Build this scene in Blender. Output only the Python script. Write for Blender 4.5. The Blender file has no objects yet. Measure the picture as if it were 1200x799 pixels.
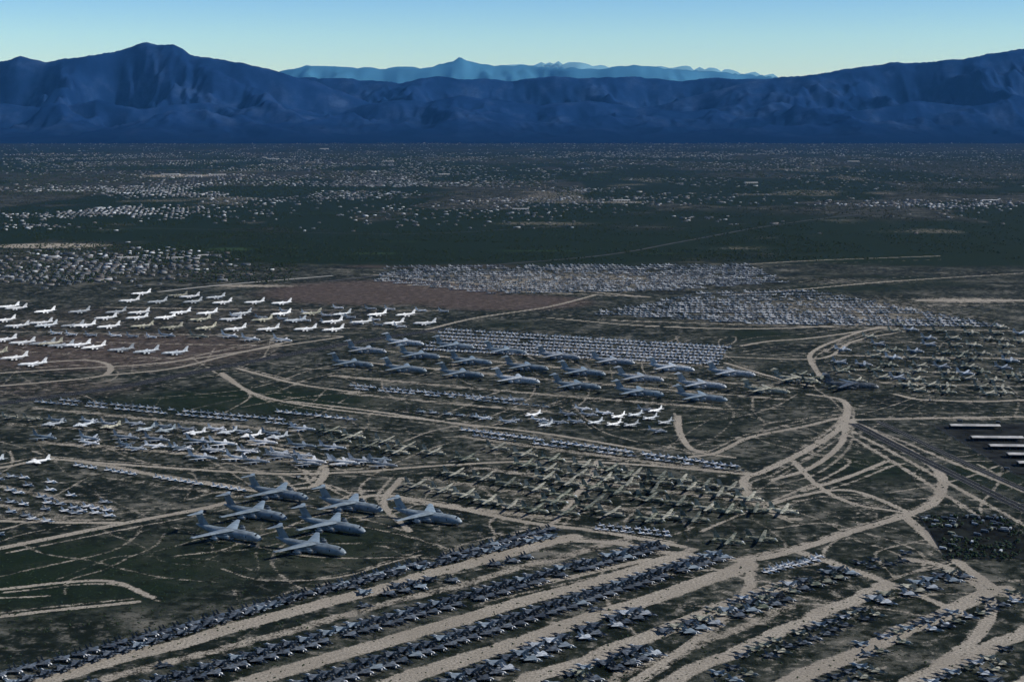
import bpy, math, random
import numpy as np
random.seed(7); rng=np.random.default_rng(7)
scene=bpy.context.scene
scene.view_settings.view_transform='Standard'; scene.view_settings.look='None'; scene.view_settings.exposure=0
# ---------------- survey camera geometry (metres) ----------------
F=1700.0; YH=140.0; H=400.0
PITCH=math.atan((399.5-YH)/F)
cp,sp=math.cos(PITCH),math.sin(PITCH)
def ray(u,v):
    x=(u-600)/F; y=-(v-399.5)/F
    return x, cp+y*sp, -sp+y*cp
def P(u,v):
    dx,dy,dz=ray(u,v); t=H/(-dz); return np.array([dx*t,dy*t])
def PY(u,v,Y):
    dx,dy,dz=ray(u,v); t=Y/dy; return dx*t, H+dz*t
cam=bpy.data.cameras.new('camera'); co=bpy.data.objects.new('camera',cam); scene.collection.objects.link(co)
co.location=(0,0,H); co.rotation_euler=(math.pi/2-PITCH,0,0)
cam.sensor_width=36; cam.lens=F/1200*36; cam.clip_start=1; cam.clip_end=300000
scene.camera=co
# ---------------- light ----------------
SAZ=math.radians(98); SEL=math.radians(38)   # azimuth from +Y towards +X
w=bpy.data.worlds.new('World'); scene.world=w; w.use_nodes=True
nt=w.node_tree; nt.nodes.clear()
out=nt.nodes.new('ShaderNodeOutputWorld'); bg=nt.nodes.new('ShaderNodeBackground'); sky=nt.nodes.new('ShaderNodeTexSky')
sky.sky_type='NISHITA'; sky.sun_disc=False; sky.sun_elevation=SEL; sky.sun_rotation=SAZ
sky.altitude=800; sky.air_density=1.0; sky.dust_density=0.4; sky.ozone_density=3.0
tint=nt.nodes.new('ShaderNodeMix'); tint.data_type='RGBA'; tint.blend_type='MULTIPLY'; tint.inputs[0].default_value=1
wtc=nt.nodes.new('ShaderNodeTexCoord'); wsx=nt.nodes.new('ShaderNodeSeparateXYZ'); nt.links.new(wtc.outputs['Generated'],wsx.inputs[0])
wr=nt.nodes.new('ShaderNodeValToRGB'); nt.links.new(wsx.outputs[2],wr.inputs[0])
we=wr.color_ramp.elements
for i,(p_,c_) in enumerate([(0.02,(.76,.90,1.0)),(0.055,(.66,.87,1.0)),(0.10,(.40,.66,1.0)),(0.35,(.22,.27,.36))]):
    if i>=len(we): we.new(p_)
    we[i].position=p_; we[i].color=(*c_,1)
nt.links.new(wr.outputs[0],tint.inputs[7])
nt.links.new(sky.outputs[0],tint.inputs[6]); nt.links.new(tint.outputs[2],bg.inputs[0]); bg.inputs[1].default_value=0.14
nt.links.new(bg.outputs[0],out.inputs[0])
sl=bpy.data.lights.new('sun','SUN'); sl.energy=5.0; sl.angle=math.radians(0.5); sl.color=(1,0.975,0.94)
so=bpy.data.objects.new('sun',sl); scene.collection.objects.link(so)
from mathutils import Vector
sd=Vector((math.sin(SAZ)*math.cos(SEL),math.cos(SAZ)*math.cos(SEL),math.sin(SEL)))
so.rotation_euler=(-sd).to_track_quat('-Z','Y').to_euler()
# ---------------- aerial haze: one thin homogeneous air volume over the whole plain ----------------
hm=bpy.data.meshes.new('atmosphere_haze')
bx=[(x,y,z) for x in (-90000,90000) for y in (-8000,118000) for z in (-30,3600)]
hm.from_pydata(bx,[],[(0,1,3,2),(4,6,7,5),(0,4,5,1),(2,3,7,6),(0,2,6,4),(1,5,7,3)])
mh=bpy.data.materials.new('thin_blue_haze'); mh.use_nodes=True; hn=mh.node_tree; hn.nodes.clear()
ho=hn.nodes.new('ShaderNodeOutputMaterial'); vs_=hn.nodes.new('ShaderNodeVolumeScatter'); vs_.inputs['Color'].default_value=(.09,.38,1.0,1); vs_.inputs['Density'].default_value=6.0e-6; vs_.inputs['Anisotropy'].default_value=0.0
hn.links.new(vs_.outputs[0],ho.inputs['Volume']); hm.materials.append(mh)
hob=bpy.data.objects.new('atmosphere_haze',hm); scene.collection.objects.link(hob)
# ---------------- numpy noise ----------------
def vnoise(x,y,seed=0):
    r=np.random.default_rng(seed).random((256,256))
    xi=np.floor(x).astype(int); yi=np.floor(y).astype(int); fx=x-xi; fy=y-yi
    fx=fx*fx*fx*(fx*(fx*6-15)+10); fy=fy*fy*fy*(fy*(fy*6-15)+10)
    a=r[xi%256,yi%256];b=r[(xi+1)%256,yi%256];c=r[xi%256,(yi+1)%256];d=r[(xi+1)%256,(yi+1)%256]
    return (a*(1-fx)+b*fx)*(1-fy)+(c*(1-fx)+d*fx)*fy
_nt={}
def v1(x,y,seed):
    if seed not in _nt: _nt[seed]=np.random.default_rng(seed).random((256,256))
    r=_nt[seed]; xi=math.floor(x); yi=math.floor(y); fx=x-xi; fy=y-yi
    fx=fx*fx*(3-2*fx); fy=fy*fy*(3-2*fy)
    return (r[xi%256,yi%256]*(1-fx)+r[(xi+1)%256,yi%256]*fx)*(1-fy)+(r[xi%256,(yi+1)%256]*(1-fx)+r[(xi+1)%256,(yi+1)%256]*fx)*fy
def fbm(x,y,oct=4,seed=0,gain=.5):
    s=0;a=1;t=0
    for i in range(oct):
        s=s+a*vnoise(x*2**i+17.3*i,y*2**i-9.1*i,seed+i); t+=a; a*=gain
    return s/t
def ridged(x,y,oct=4,seed=0,gain=.5):
    s=0;a=1;t=0
    for i in range(oct):
        ca,sa=math.cos(.6*i),math.sin(.6*i); xx=(x*ca-y*sa)*2**i; yy=(x*sa+y*ca)*2**i
        n=1-np.sqrt((2*vnoise(xx+7.7*i,yy+3.3*i,seed+i)-1)**2+.006); s=s+a*n; t+=a; a*=gain
    return s/t
def sstep(a,b,x):
    t=np.clip((x-a)/(b-a),0,1); return t*t*(3-2*t)
# ---------------- materials ----------------
def newmat(name):
    m=bpy.data.materials.new(name); m.use_nodes=True
    return m,m.node_tree,m.node_tree.nodes['Principled BSDF']
class NB:
    def __init__(s,nt): s.nt=nt
    def n(s,t,**k):
        x=s.nt.nodes.new(t)
        for a,b in k.items(): setattr(x,a,b)
        return x
    def l(s,a,b): s.nt.links.new(a,b)
    def noise(s,vec,scale,detail=6,rough=.6,dist=0):
        x=s.n('ShaderNodeTexNoise'); x.inputs['Scale'].default_value=scale; x.inputs['Detail'].default_value=detail
        x.inputs['Roughness'].default_value=rough; x.inputs['Distortion'].default_value=dist; s.l(vec,x.inputs['Vector']); return x.outputs[0]
    def ramp(s,fac,stops):
        x=s.n('ShaderNodeValToRGB'); e=x.color_ramp.elements
        while len(e)<len(stops): e.new(0.5)
        for i,(p,c) in enumerate(stops): e[i].position=p; e[i].color=(*c,1)
        s.l(fac,x.inputs[0]); return x.outputs[0]
    def mix(s,fac,a,b,mode='MIX'):
        x=s.n('ShaderNodeMix',data_type='RGBA',blend_type=mode)
        for v,i in ((fac,0),(a,6),(b,7)):
            if hasattr(v,'links'): s.l(v,x.inputs[i])
            elif isinstance(v,tuple): x.inputs[i].default_value=(*v,1)
            else: x.inputs[i].default_value=v
        return x.outputs[2]
    def math(s,op,a,b=0,c=0):
        x=s.n('ShaderNodeMath',operation=op)
        for i,v in enumerate((a,b,c)):
            if hasattr(v,'links'): s.l(v,x.inputs[i])
            else: x.inputs[i].default_value=v
        return x.outputs[0]
    def mr(s,v,a,b,c=0,d=1,smooth=True):
        x=s.n('ShaderNodeMapRange'); x.interpolation_type='SMOOTHSTEP' if smooth else 'LINEAR'
        s.l(v,x.inputs[0])
        for i,k in enumerate((a,b,c,d)): x.inputs[i+1].default_value=k
        return x.outputs[0]
def spec(b,v):
    b.inputs['Specular IOR Level'].default_value=v
def paint(name,c1,c2=None,rough=.45,var=.25,patch=.3,ns=.35):
    m,nt,b=newmat(name); q=NB(nt)
    tc=q.n('ShaderNodeTexCoord'); oi=q.n('ShaderNodeObjectInfo')
    loc=q.n('ShaderNodeVectorMath',operation='ADD'); q.l(tc.outputs['Object'],loc.inputs[0]); q.l(oi.outputs['Location'],loc.inputs[1])
    n=q.noise(loc.outputs[0],ns,5,.65)
    c2=c2 or tuple(x*(1-patch) for x in c1)
    col=q.mix(q.mr(n,.44,.56),c1,c2)
    k=q.mr(oi.outputs['Random'],0,1,1-var,1+var*.6,False)
    h=q.n('ShaderNodeHueSaturation'); q.l(col,h.inputs['Color']); q.l(k,h.inputs['Value'])
    q.l(h.outputs[0],b.inputs['Base Color']); b.inputs['Roughness'].default_value=rough
    return m
def flat(name,c,rough=.7,scale=2.,amp=.3,sp=.5):
    m,nt,b=newmat(name); q=NB(nt); tc=q.n('ShaderNodeTexCoord')
    n=q.noise(tc.outputs['Object'],scale,4)
    q.l(q.mix(q.mr(n,.3,.7),tuple(x*(1-amp) for x in c),tuple(min(1,x*(1+amp)) for x in c)),b.inputs['Base Color']); b.inputs['Roughness'].default_value=rough; spec(b,sp)
    return m
M_grey=paint('aircraft_grey_paint',(.25,.30,.335),(.17,.205,.235),.33,.15,ns=.15)
M_dgrey=paint('aircraft_dark_grey_paint',(.125,.14,.155),(.05,.058,.066),.36,.5)
M_white=paint('aircraft_white_paint',(.80,.81,.82),(.62,.63,.64),.4,.15)
M_silver=paint('aircraft_pale_grey_paint',(.47,.50,.53),(.29,.32,.35),.33,.35)
M_camo=paint('aircraft_camouflage_paint',(.26,.26,.20),(.06,.075,.05),.6,.4,ns=.22)
M_tan=paint('aircraft_tan_paint',(.44,.42,.34),(.18,.185,.14),.6,.3,ns=.22)
M_cover=paint('preservation_cover_white',(.8,.8,.79),(.68,.68,.67),.5,.12)
M_glass=flat('cockpit_glass',(.015,.018,.022),.15)
M_dark=flat('rubber_and_intake_black',(.02,.02,.02),.7)
# ---------------- aircraft mesh kit ----------------
class Kit:
    def __init__(s): s.v=[];s.f=[];s.m=[]
    def add(s,vs,fs,mat):
        o=len(s.v); s.v+= [tuple(map(float,p)) for p in vs]; s.f+=[tuple(i+o for i in f) for f in fs]
        s.m+=mat if isinstance(mat,list) else [mat]*len(fs)
    def loft(s,secs,n=10,mat=0,y0=0,capf=None,mats=None):
        vs=[];fs=[];ms=[]
        for (x,zc,ry,rz) in secs:
            for k in range(n):
                a=2*math.pi*k/n; vs.append((x,y0+ry*math.sin(a),zc+rz*math.cos(a)))
        for i in range(len(secs)-1):
            for k in range(n):
                fs.append((i*n+k,i*n+(k+1)%n,(i+1)*n+(k+1)%n,(i+1)*n+k)); ms.append(mats[i] if mats else mat)
        fs.append(tuple(range(n))[::-1]); ms.append(capf if capf is not None else mat)
        fs.append(tuple((len(secs)-1)*n+k for k in range(n))); ms.append(mat)
        s.add(vs,fs,ms)
    def surf(s,r,rc,t,tc,th,vert=False,mat=0,mir=True,tt=.5):
        for sg in ((1,-1) if mir else (1,)):
            vs=[]
            for (p,c,h) in ((r,rc,th),(t,tc,th*tt)):
                x,y,z=p; y*=sg
                for (dx,k) in ((0,0),(.3,1),(.7,.7),(1,0),(.7,-.6),(.3,-1)):
                    o=k*h/2
                    vs.append((x-dx*c,y+(o if vert else 0),z+(0 if vert else o)))
            fs=[(k,(k+1)%6,6+(k+1)%6,6+k) for k in range(6)]+[(5,4,3,2,1,0),(6,7,8,9,10,11)]
            s.add(vs,fs,mat)
    def box(s,x0,x1,y0,y1,z0,z1,mat=0):
        vs=[(x,y,z) for x in (x0,x1) for y in (y0,y1) for z in (z0,z1)]
        s.add(vs,[(0,1,3,2),(4,6,7,5),(0,4,5,1),(2,3,7,6),(0,2,6,4),(1,5,7,3)],mat)
    def wheel(s,x,y,r,w,mat=1,n=8):
        vs=[(x+r*math.cos(2*math.pi*k/n),y+d,r+r*math.sin(2*math.pi*k/n)) for d in (-w/2,w/2) for k in range(n)]
        s.add(vs,[(k,(k+1)%n,n+(k+1)%n,n+k) for k in range(n)]+[tuple(range(n))[::-1],tuple(range(n,2*n))],mat)
    def jet(s,x,y,z,r,L,top,mat=0):
        for sg in (1,-1):
            s.loft([(x,z,r*.86,r*.86),(x-.12*L,z,r,r),(x-.5*L,z,r*.95,r*.95),(x-.62*L,z,r*.62,r*.62),(x-L,z,r*.25,r*.25)],8,mat,sg*y,capf=1)
            s.box(x-.75*L,x-.2*L,sg*y-.15,sg*y+.15,z+r*.6,top,mat)
    def prop(s,x,y,z,r,L,R,mat=0):
        for sg in (1,-1):
            s.loft([(x,z,r*.25,r*.25),(x-.4,z,r*.7,r*.7),(x-1.2,z,r,r),(x-.6*L,z,r*.95,r),(x-L,z+r*.3,r*.2,r*.2)],8,mat,sg*y,capf=1)
            s.box(x-.55,x-.35,sg*y-.17,sg*y+.17,z-R,z+R,1); s.box(x-.56,x-.34,sg*y-R,sg*y+R,z-.17,z+.17,1)
    def mesh(s,name,mats,smooth=True):
        me=bpy.data.meshes.new(name); me.from_pydata(s.v,[],s.f)
        for m in mats: me.materials.append(m)
        me.polygons.foreach_set('material_index',s.m)
        me.validate(); me.update()
        import bmesh
        bm=bmesh.new(); bm.from_mesh(me); bmesh.ops.recalc_face_normals(bm,faces=bm.faces); bm.to_mesh(me); bm.free()
        if smooth:
            me.shade_smooth()
            try: me.set_sharp_from_angle(angle=math.radians(40))
            except Exception: pass
        return me
def heavy():
    k=Kit()
    k.loft([(37.5,4.0,.5,.5),(36.6,4.2,1.6,1.5),(34.5,4.7,2.7,2.8),(31,5.2,3.4,3.8),(26,5.5,3.7,4.3),(-8,5.5,3.7,4.3),(-19,6.2,3.3,3.7),(-29,7.7,2.0,2.4),(-37.5,9.2,.4,.6)],14)
    k.loft([(34.2,6.6,1.2,.5),(32.6,7.6,2.2,.7),(31.6,8.2,2.2,.7)],8,2)
    k.loft([(30,8.6,1.4,.9),(16,9.3,1.7,.9),(4,9.4,1.8,1.0),(-10,9.2,1.5,.8),(-20,8.8,.5,.4)],8,0)
    k.surf((9,1.2,9.3),13.5,(-13,34,7.4),4.4,1.7)
    # darker walkway / flap panels on the wing tops, raised 5 cm
    for sg in (1,-1):
        k.loft([(37.6,3.9,.45,.4),(37.2,3.95,1.0,.9)],8,1)
    k.jet(10.5,12.2,5.6,1.6,8.5,8.2); k.jet(3.5,20.2,5.2,1.6,8.5,7.8)
    k.surf((-21,0,8.4),12,(-30,0,19.6),8.2,1.1,vert=True,mir=False,tt=.8)
    k.loft([(-28.5,19.9,.3,.3),(-30.5,19.9,.75,.7),(-37,19.9,.7,.6),(-39,19.9,.2,.2)],8)
    k.surf((-30,.3,19.9),7.5,(-37,10.5,19.5),3.0,.7)
    for sg in (1,-1):
        k.loft([(9,2.2,.4,.6),(6,2.1,1.5,1.3),(-8,2.1,1.5,1.3),(-13,2.6,.4,.5)],8,0,sg*3.7)
        for x in (5,2.4,-4,-6.6): k.wheel(x,sg*3.4,.7,1.6)
        for yy in (15,24,30): k.box(-1-.62*(yy-1),6.5-.62*(yy-1)-1,sg*yy-.25,sg*yy+.25,7.0,7.6,0)
        k.box(22,23,sg*3.70-.05,sg*3.70+.05,4.6,6.6,1); k.box(-11,-10,sg*3.62-.1,sg*3.62+.1,4.8,6.6,1)
    k.wheel(27,0,.6,1.6); k.box(26.8,27.2,-.2,.2,.6,1.8,0)
    return k
def tanker():
    k=Kit()
    k.loft([(21,3.5,.2,.2),(20,3.6,1.0,1.0),(18,3.9,1.6,1.7),(15,4,1.85,2.05),(-6,4,1.85,2.05),(-14,4.4,1.3,1.5),(-21,5.0,.3,.4)],12)
    k.loft([(19.2,4.6,.8,.3),(18.2,5.2,1.2,.35),(17.4,5.5,1.1,.3)],6,2)
    k.surf((8.5,1,3.0),9.5,(-7,20,4.4),2.8,.9)
    k.jet(6.8,8.6,2.0,.8,4.2,3.4); k.jet(1.6,13.8,2.3,.8,4.2,3.8)
    k.surf((-11.5,0,5.4),8.0,(-19,0,12.7),2.9,.5,vert=True,mir=False)
    k.surf((-15,.3,4.9),5,(-20,6.6,5.4),1.9,.4)
    for x in (-1.5,-3): 
        for sg in (1,-1): k.wheel(x,sg*3.1,.6,1.0); 
    for sg in (1,-1): k.box(-2.5,-2,sg*3.1-.15,sg*3.1+.15,.6,2.9)
    k.wheel(14,0,.5,.8); k.box(13.9,14.1,-.1,.1,.5,2.2)
    return k
def patrol():
    k=Kit()
    k.loft([(16,3.0,.3,.3),(15,3.1,1.0,1.0),(13,3.3,1.6,1.65),(10,3.4,1.7,1.75),(-6,3.4,1.7,1.75),(-13,4.0,.9,1.0),(-15,4.3,.25,.25),(-19,4.3,.15,.15)],12)
    k.loft([(14.3,4.0,.8,.3),(13.4,4.6,1.2,.35),(12.4,5.0,1.0,.2)],6,2)
    k.surf((5,1,2.7),5.6,(3.0,15,3.7),2.4,.7)
    k.prop(8.2,4.6,3.3,.75,8,2.05); k.prop(7.4,9.6,3.6,.75,7,2.05)
    k.surf((-8,0,4.9),5.6,(-12,0,10.3),2.4,.4,vert=True,mir=False)
    k.surf((-10,.3,4.5),3.8,(-11.5,6.5,5.0),1.9,.3)
    for sg in (1,-1): k.wheel(1,sg*4.6,.6,1.0); k.box(.8,1.2,sg*4.6-.15,sg*4.6+.15,.6,2.8)
    k.wheel(10,0,.4,.6); k.box(9.9,10.1,-.1,.1,.4,1.9)
    return k
def cargo():
    k=Kit()
    k.loft([(15,2.0,.2,.2),(14.2,2.1,1.0,.9),(12.6,2.5,1.7,1.6),(10.5,2.9,2.1,2.1),(-4,2.9,2.1,2.1),(-10,3.7,1.5,1.4),(-14.8,4.5,.25,.4)],12)
    k.loft([(13.6,3.2,1.1,.3),(12.7,3.9,1.4,.4),(11.8,4.4,1.2,.25)],6,2)
    k.surf((3.6,.6,5.0),4.9,(2.2,20,5.7),2.5,.75)
    k.prop(7.2,5.0,4.7,.65,6.6,2.05); k.prop(7.0,10.2,4.9,.65,6.4,2.05)
    k.surf((-7.5,0,4.6),6.6,(-12.4,0,11.5),2.9,.5,vert=True,mir=False)
    k.surf((-10.3,.3,4.8),4.2,(-11.6,8,4.9),2.3,.4)
    for sg in (1,-1):
        k.loft([(3,1.2,.2,.3),(1.5,1.2,.7,.9),(-3,1.2,.7,.9),(-5,1.5,.2,.3)],6,0,sg*2.2)
        for x in (.8,-.8): k.wheel(x,sg*2.2,.65,.5)
    k.wheel(11,0,.45,.6)
    return k
def twintail():
    k=Kit()
    k.loft([(9.7,1.9,.08,.08),(8.3,1.95,.4,.38),(6.5,2.1,.65,.6),(3.5,2.3,.85,.8),(0,2.3,1.2,.75),(-6,2.25,1.1,.6),(-7.5,2.2,.7,.4)],8,mats=[1,0,0,0,0,0])
    k.loft([(6.2,2.55,.3,.15),(5.2,2.95,.5,.5),(3.8,3.1,.5,.5),(2.2,2.9,.35,.3)],8,2)
    for sg in (1,-1):
        k.box(-7,4.0,sg*1.15-.65,sg*1.15+.65,1.35,2.75,0); k.box(4.0,4.2,sg*1.15-.55,sg*1.15+.55,1.45,2.65,3)
        k.loft([(-7,2.05,.62,.62),(-9,2.05,.42,.42)],8,1,sg*.95)
        k.surf((-3.9,sg*1.9,2.6),3.6,(-7.2,sg*2.1,5.7),1.9,.18,vert=True,mir=False)
    k.surf((2.4,1.5,2.6),7.2,(-3.1,6.5,2.4),1.8,.28)
    k.surf((-5.2,1.6,2.1),3.4,(-7.9,4.3,2.1),1.6,.16)
    for sg in (1,-1): k.wheel(-1,sg*1.4,.42,.35); k.box(-1.1,-.9,sg*1.4-.08,sg*1.4+.08,.4,1.5,2)
    k.wheel(4.6,0,.32,.3); k.box(4.5,4.7,-.07,.07,.3,1.7,2)
    return k
def singletail():
    k=Kit()
    k.loft([(8.2,2.0,.06,.06),(7,2.0,.32,.32),(5,2.1,.55,.6),(2,2.1,.8,.85),(-3,2.1,.85,.8),(-6,2.1,.6,.6),(-7.3,2.1,.45,.45)],8,mats=[1,0,0,0,0,1])
    k.loft([(5.2,2.5,.2,.1),(4.2,2.95,.42,.42),(2.9,3.05,.4,.4),(.5,2.8,.2,.15)],6,2)
    k.box(-1,3.6,-.85,.85,1.1,1.8,0); k.box(3.6,3.75,-.7,.7,1.15,1.75,3)
    k.surf((1.8,.6,2.1),5.6,(-2.2,5.2,2.1),1.6,.25)
    k.surf((-2.6,0,2.7),4.0,(-6.0,0,5.3),1.5,.2,vert=True,mir=False)
    k.surf((-4.6,.4,2.0),2.6,(-6.6,2.9,1.9),1.1,.14)
    for sg in (1,-1): k.wheel(-1,sg*1.2,.38,.3); k.box(-1.1,-.9,sg*1.2-.08,sg*1.2+.08,.4,1.6,2)
    k.wheel(3,0,.3,.25)
    return k
kits={'heavy':heavy(),'tanker':tanker(),'patrol':patrol(),'cargo':cargo(),'twin':twintail(),'single':singletail()}
names={'heavy':'heavy_transport_airplane','tanker':'four_engine_tanker_airplane','patrol':'turboprop_patrol_airplane','cargo':'turboprop_cargo_airplane','twin':'twin_tail_jet_fighter','single':'single_tail_jet_fighter'}
cache={}
bodies={'grey':(M_grey,M_glass),'dgrey':(M_dgrey,M_glass),'dcover':(M_dgrey,M_cover),'gcover':(M_grey,M_cover),'white':(M_white,M_glass),'silver':(M_silver,M_glass),'camo':(M_camo,M_silver),'tan':(M_tan,M_glass),'wcover':(M_white,M_cover)}
def getmesh(t,c):
    if (t,c) not in cache:
        b,g=bodies[c]; cache[(t,c)]=kits[t].mesh(names[t]+'_mesh_'+c,[b,M_dark,g,M_cover if c in('dcover','gcover','camo') else M_dark])
    return cache[(t,c)]
fieldcol=bpy.data.collections.new('parked_aircraft'); scene.collection.children.link(fieldcol)
def put(t,c,xy,hd,s=1.0):
    o=bpy.data.objects.new(names[t],getmesh(t,c)); fieldcol.objects.link(o)
    o.location=(xy[0],xy[1],0.08); o.rotation_euler=(0,0,math.radians(hd)); o.scale=(s,s,s)
    return o
def pick(c):
    return random.choice(c) if isinstance(c,(list,tuple)) else c
def line(t,c,p0,p1,n=None,sp=None,hd=-30,s=1,skip=0,j=.6,hj=2,lat=0):
    a,b=P(*p0),P(*p1); L=np.linalg.norm(b-a); d=(b-a)/L; nn=np.array([d[1],-d[0]])
    if n is None: n=max(2,int(L/sp))
    for i in range(n):
        if random.random()<skip: continue
        p=a+(b-a)*(i/(n-1 if n>1 else 1))+rng.normal(0,j,2)+nn*lat
        put(t,pick(c),p,hd+random.gauss(0,hj),s)
# foreground heavy transports
for p in [(268,631),(364,647),(299,607),(389,622),(326,584),(411,598),(501,611)]: put('heavy','grey',P(*p),-27+random.gauss(0,1.2),1.05)
# middle heavy transports
mid=[(413,430),(475,436),(541,442),(606,449),(676,456),(749,464),(822,470),(430,414),(492,420),(552,427),(617,434),(683,440),(750,447),(822,455),(474,405),(533,409),(593,415),(655,421),(718,427),(787,435),(857,441)]
for p in mid: put('heavy',random.choice(['grey','grey','silver']),P(*p),-24+random.gauss(0,1.5),1.04)
for p in [(898,461),(932,448)]: put('heavy','tan',P(*p),-24,.95)
put('heavy','dgrey',P(997,456),-14,1.1)
# left tanker field
TC=['white','white','white','silver','tan']
for a,b,n in [((165,346),(255,350),3),((150,355),(335,357),6),((230,349),(250,349),1),((60,367),(480,371),12),((120,374),(500,381),11),((5,362),(25,363),2),((20,383),(390,389),11),((5,378),(90,384),3),((205,394),(330,401),5),((60,405),(200,416),6),((5,400),(80,408),4),((0,417),(40,428),3)]:
    line('tanker',TC,a,b,n,hd=random.choice([-35,-150,-150,-155,-148]),s=1.1,j=7,hj=6)
for a,b,n in [((60,393),(180,396),6),((330,366),(440,376),5),((400,362),(520,366),5),((280,372),(470,384),8)]:
    line('patrol',['white','silver'],a,b,n,hd=-32,j=5,hj=5)
# left middle
line('single',['white','silver','wcover'],(45,472),(345,499),sp=12,hd=-35,skip=.1)
line('single',['white','silver'],(75,470),(330,493),sp=12,hd=-35,skip=.15)
for a,b,n,t,h in [((8,491),(318,510),11,'patrol',-22),((70,499),(330,515),9,'patrol',-150),((60,514),(350,524),8,'tanker',-22),((110,521),(440,542),10,'patrol',-22),((240,537),(450,546),6,'tanker',-22),((160,527),(330,533),5,'patrol',-22),((0,541),(42,543),2,'patrol',-150)]:
    line(t,['grey','silver','white','silver','tan'],a,b,n,hd=h,s=.95,j=5,hj=6)
line('single',['white','wcover'],(92,547),(285,576),sp=11,hd=-40,skip=.08)
line('single',['white','silver'],(330,484),(412,493),n=8,hd=-25,s=1.2)
for a,b in [((0,563),(125,590)),((0,573),(130,600)),((0,587),(90,603)),((0,598),(60,613)),((0,612),(45,622)),((0,627),(50,634)),((0,556),(60,566)),((60,590),(130,606))]:
    line('single',['white','silver','wcover'],a,b,sp=15,hd=-30,skip=.25,j=2,hj=6,s=1.1)
# centre small rows
line('single',['white','silver','wcover'],(415,453),(600,470),sp=11,hd=-40,skip=.05)
line('single',['white','wcover'],(420,457),(560,469),sp=12,hd=-40,skip=.2)
line('single',['gcover','silver'],(560,470),(640,478),sp=13,hd=-40,skip=.1)
line('twin',['gcover','silver'],(495,484),(640,497),sp=17,hd=-40,skip=.3)
for p in [(625,488),(632,494),(606,470),(665,487),(690,488),(675,496),(698,497),(720,499),(745,488),(762,492),(770,507),(768,483),(725,490),(780,497),(640,500),(595,496),(566,492),(655,497),(708,486),(740,500),(756,482),(683,481)]:
    put('patrol',random.choice(['silver','silver','white']),P(*p),random.choice([-25,-140])+random.gauss(0,5),.85)
line('single',['white','wcover','wcover'],(545,505),(872,549),sp=11,hd=-38,skip=.05)
line('single',['white','tan','silver'],(560,512),(868,553),sp=12,hd=-38,skip=.2)
# pale rows behind the middle transports
for k in range(7):
    line('single',['wcover','white','white'],(522+k*-4,387+k*3.9),(850-k*2,408+k*3.3),sp=9.5,hd=-40 if k%2 else 140,skip=.05,s=1.1,j=1.2,hj=5)
# right cargo field
for k,(v,u0,u1) in enumerate([(381,1060,1195),(388,1045,1200),(396,1015,1200),(404,1005,1210),(412,990,1210),(420,1015,1210),(428,985,1210),(436,975,1210),(444,1030,1215),(452,1060,1215),(460,1085,1215),(442,940,1010),(449,955,975)]):
    line('cargo',['tan','camo','tan','silver'],(u0,v),(u1,v+5),n=max(2,int((u1-u0)/23)),hd=-28,j=8,hj=8,s=1.0,skip=.08)
# centre cargo rows (parked in slanting ranks)
for a,b,n in [((388,508),(545,540),6),((400,520),(470,532),3),((585,529),(650,541),3),((487,572),(600,596),5),((535,557),(700,590),6),((618,547),(770,577),6),((690,548),(860,575),7),((640,563),(830,600),7),((735,562),(880,588),5),((655,592),(760,611),4),((780,606),(812,611),2),((850,600),(915,601),3),((858,640),(895,634),2),((628,600),(660,606),2)]:
    line('cargo',['camo','camo','tan','tan'],a,b,n,hd=-20,j=3,hj=3,s=1.05)
for p in [(355,505),(405,545),(390,527),(425,543),(360,546),(300,543)]: put('tanker','silver',P(*p),-20,.9)
# foreground fighter rows
def frow(p0,p1,cols,sp=11.5,t='twin',double=True,hd=None,skip=.03):
    a,b=P(*p0),P(*p1); ang=math.degrees(math.atan2(*(b-a)[::-1]))
    h=ang-78 if hd is None else hd
    line(t,cols,p0,p1,sp=sp,hd=h,skip=skip,hj=3,lat=0,j=.9)
    if double: line(t,cols,p0,p1,sp=sp,hd=h+180,skip=skip,hj=3,lat=-19,j=.9)
FC=['dcover','dgrey','dgrey','dcover','gcover']
rowsA=[((-20,800),(648,622)),((130,826),(780,643)),((300,832),(852,655))]
frow(*rowsA[0],FC,double=False,sp=12); line('twin',FC,(-10,806),(330,704),sp=12,hd=-37+180,skip=.05,lat=4)
line('twin',FC,(330,704),(640,629),sp=12,hd=145,skip=.06,lat=2)
frow(*rowsA[1],FC,skip=.05); frow(*rowsA[2],FC,skip=.05)
frow((440,702),(532,683),FC,skip=.1); frow((585,664),(635,650),FC,skip=.25,double=False)
frow((480,832),(760,722),['gcover','dcover','silver','dgrey'],skip=.14)
GC=['tan','gcover','dgrey','camo','silver','dcover','dgrey']
for a,b in [((640,825),(770,768)),((795,748),(925,705)),((945,692),(1000,674)),((1025,667),(1078,655)),((790,830),(880,792)),((890,776),(1030,722)),((1042,708),(1132,678)),((940,832),(1030,790)),((1020,770),(1110,735)),((1110,735),(1205,702)),((1060,835),(1205,770)),((1140,832),(1205,800)),((690,800),(760,770)),((850,722),(930,695))]:
    frow(a,b,GC,t=random.choice(['single','twin']),sp=12.5,skip=.18)
for p in [(195,782),(112,801),(415,690),(430,712),(700,716),(545,700)]: put('single','dgrey',P(*p),-20)
line('single',['white','wcover','gcover'],(905,668),(962,654),sp=7,hd=-50,s=.8)
line('single',['white','wcover','silver'],(900,672),(958,658),sp=7,hd=-50,s=.8)
line('single',['white','wcover','silver'],(692,620),(782,629),sp=7.5,hd=-55,s=.72,skip=.05)
line('single',['white','wcover','silver'],(696,616),(780,624),sp=7.5,hd=-55,s=.72,skip=.1)
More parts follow.
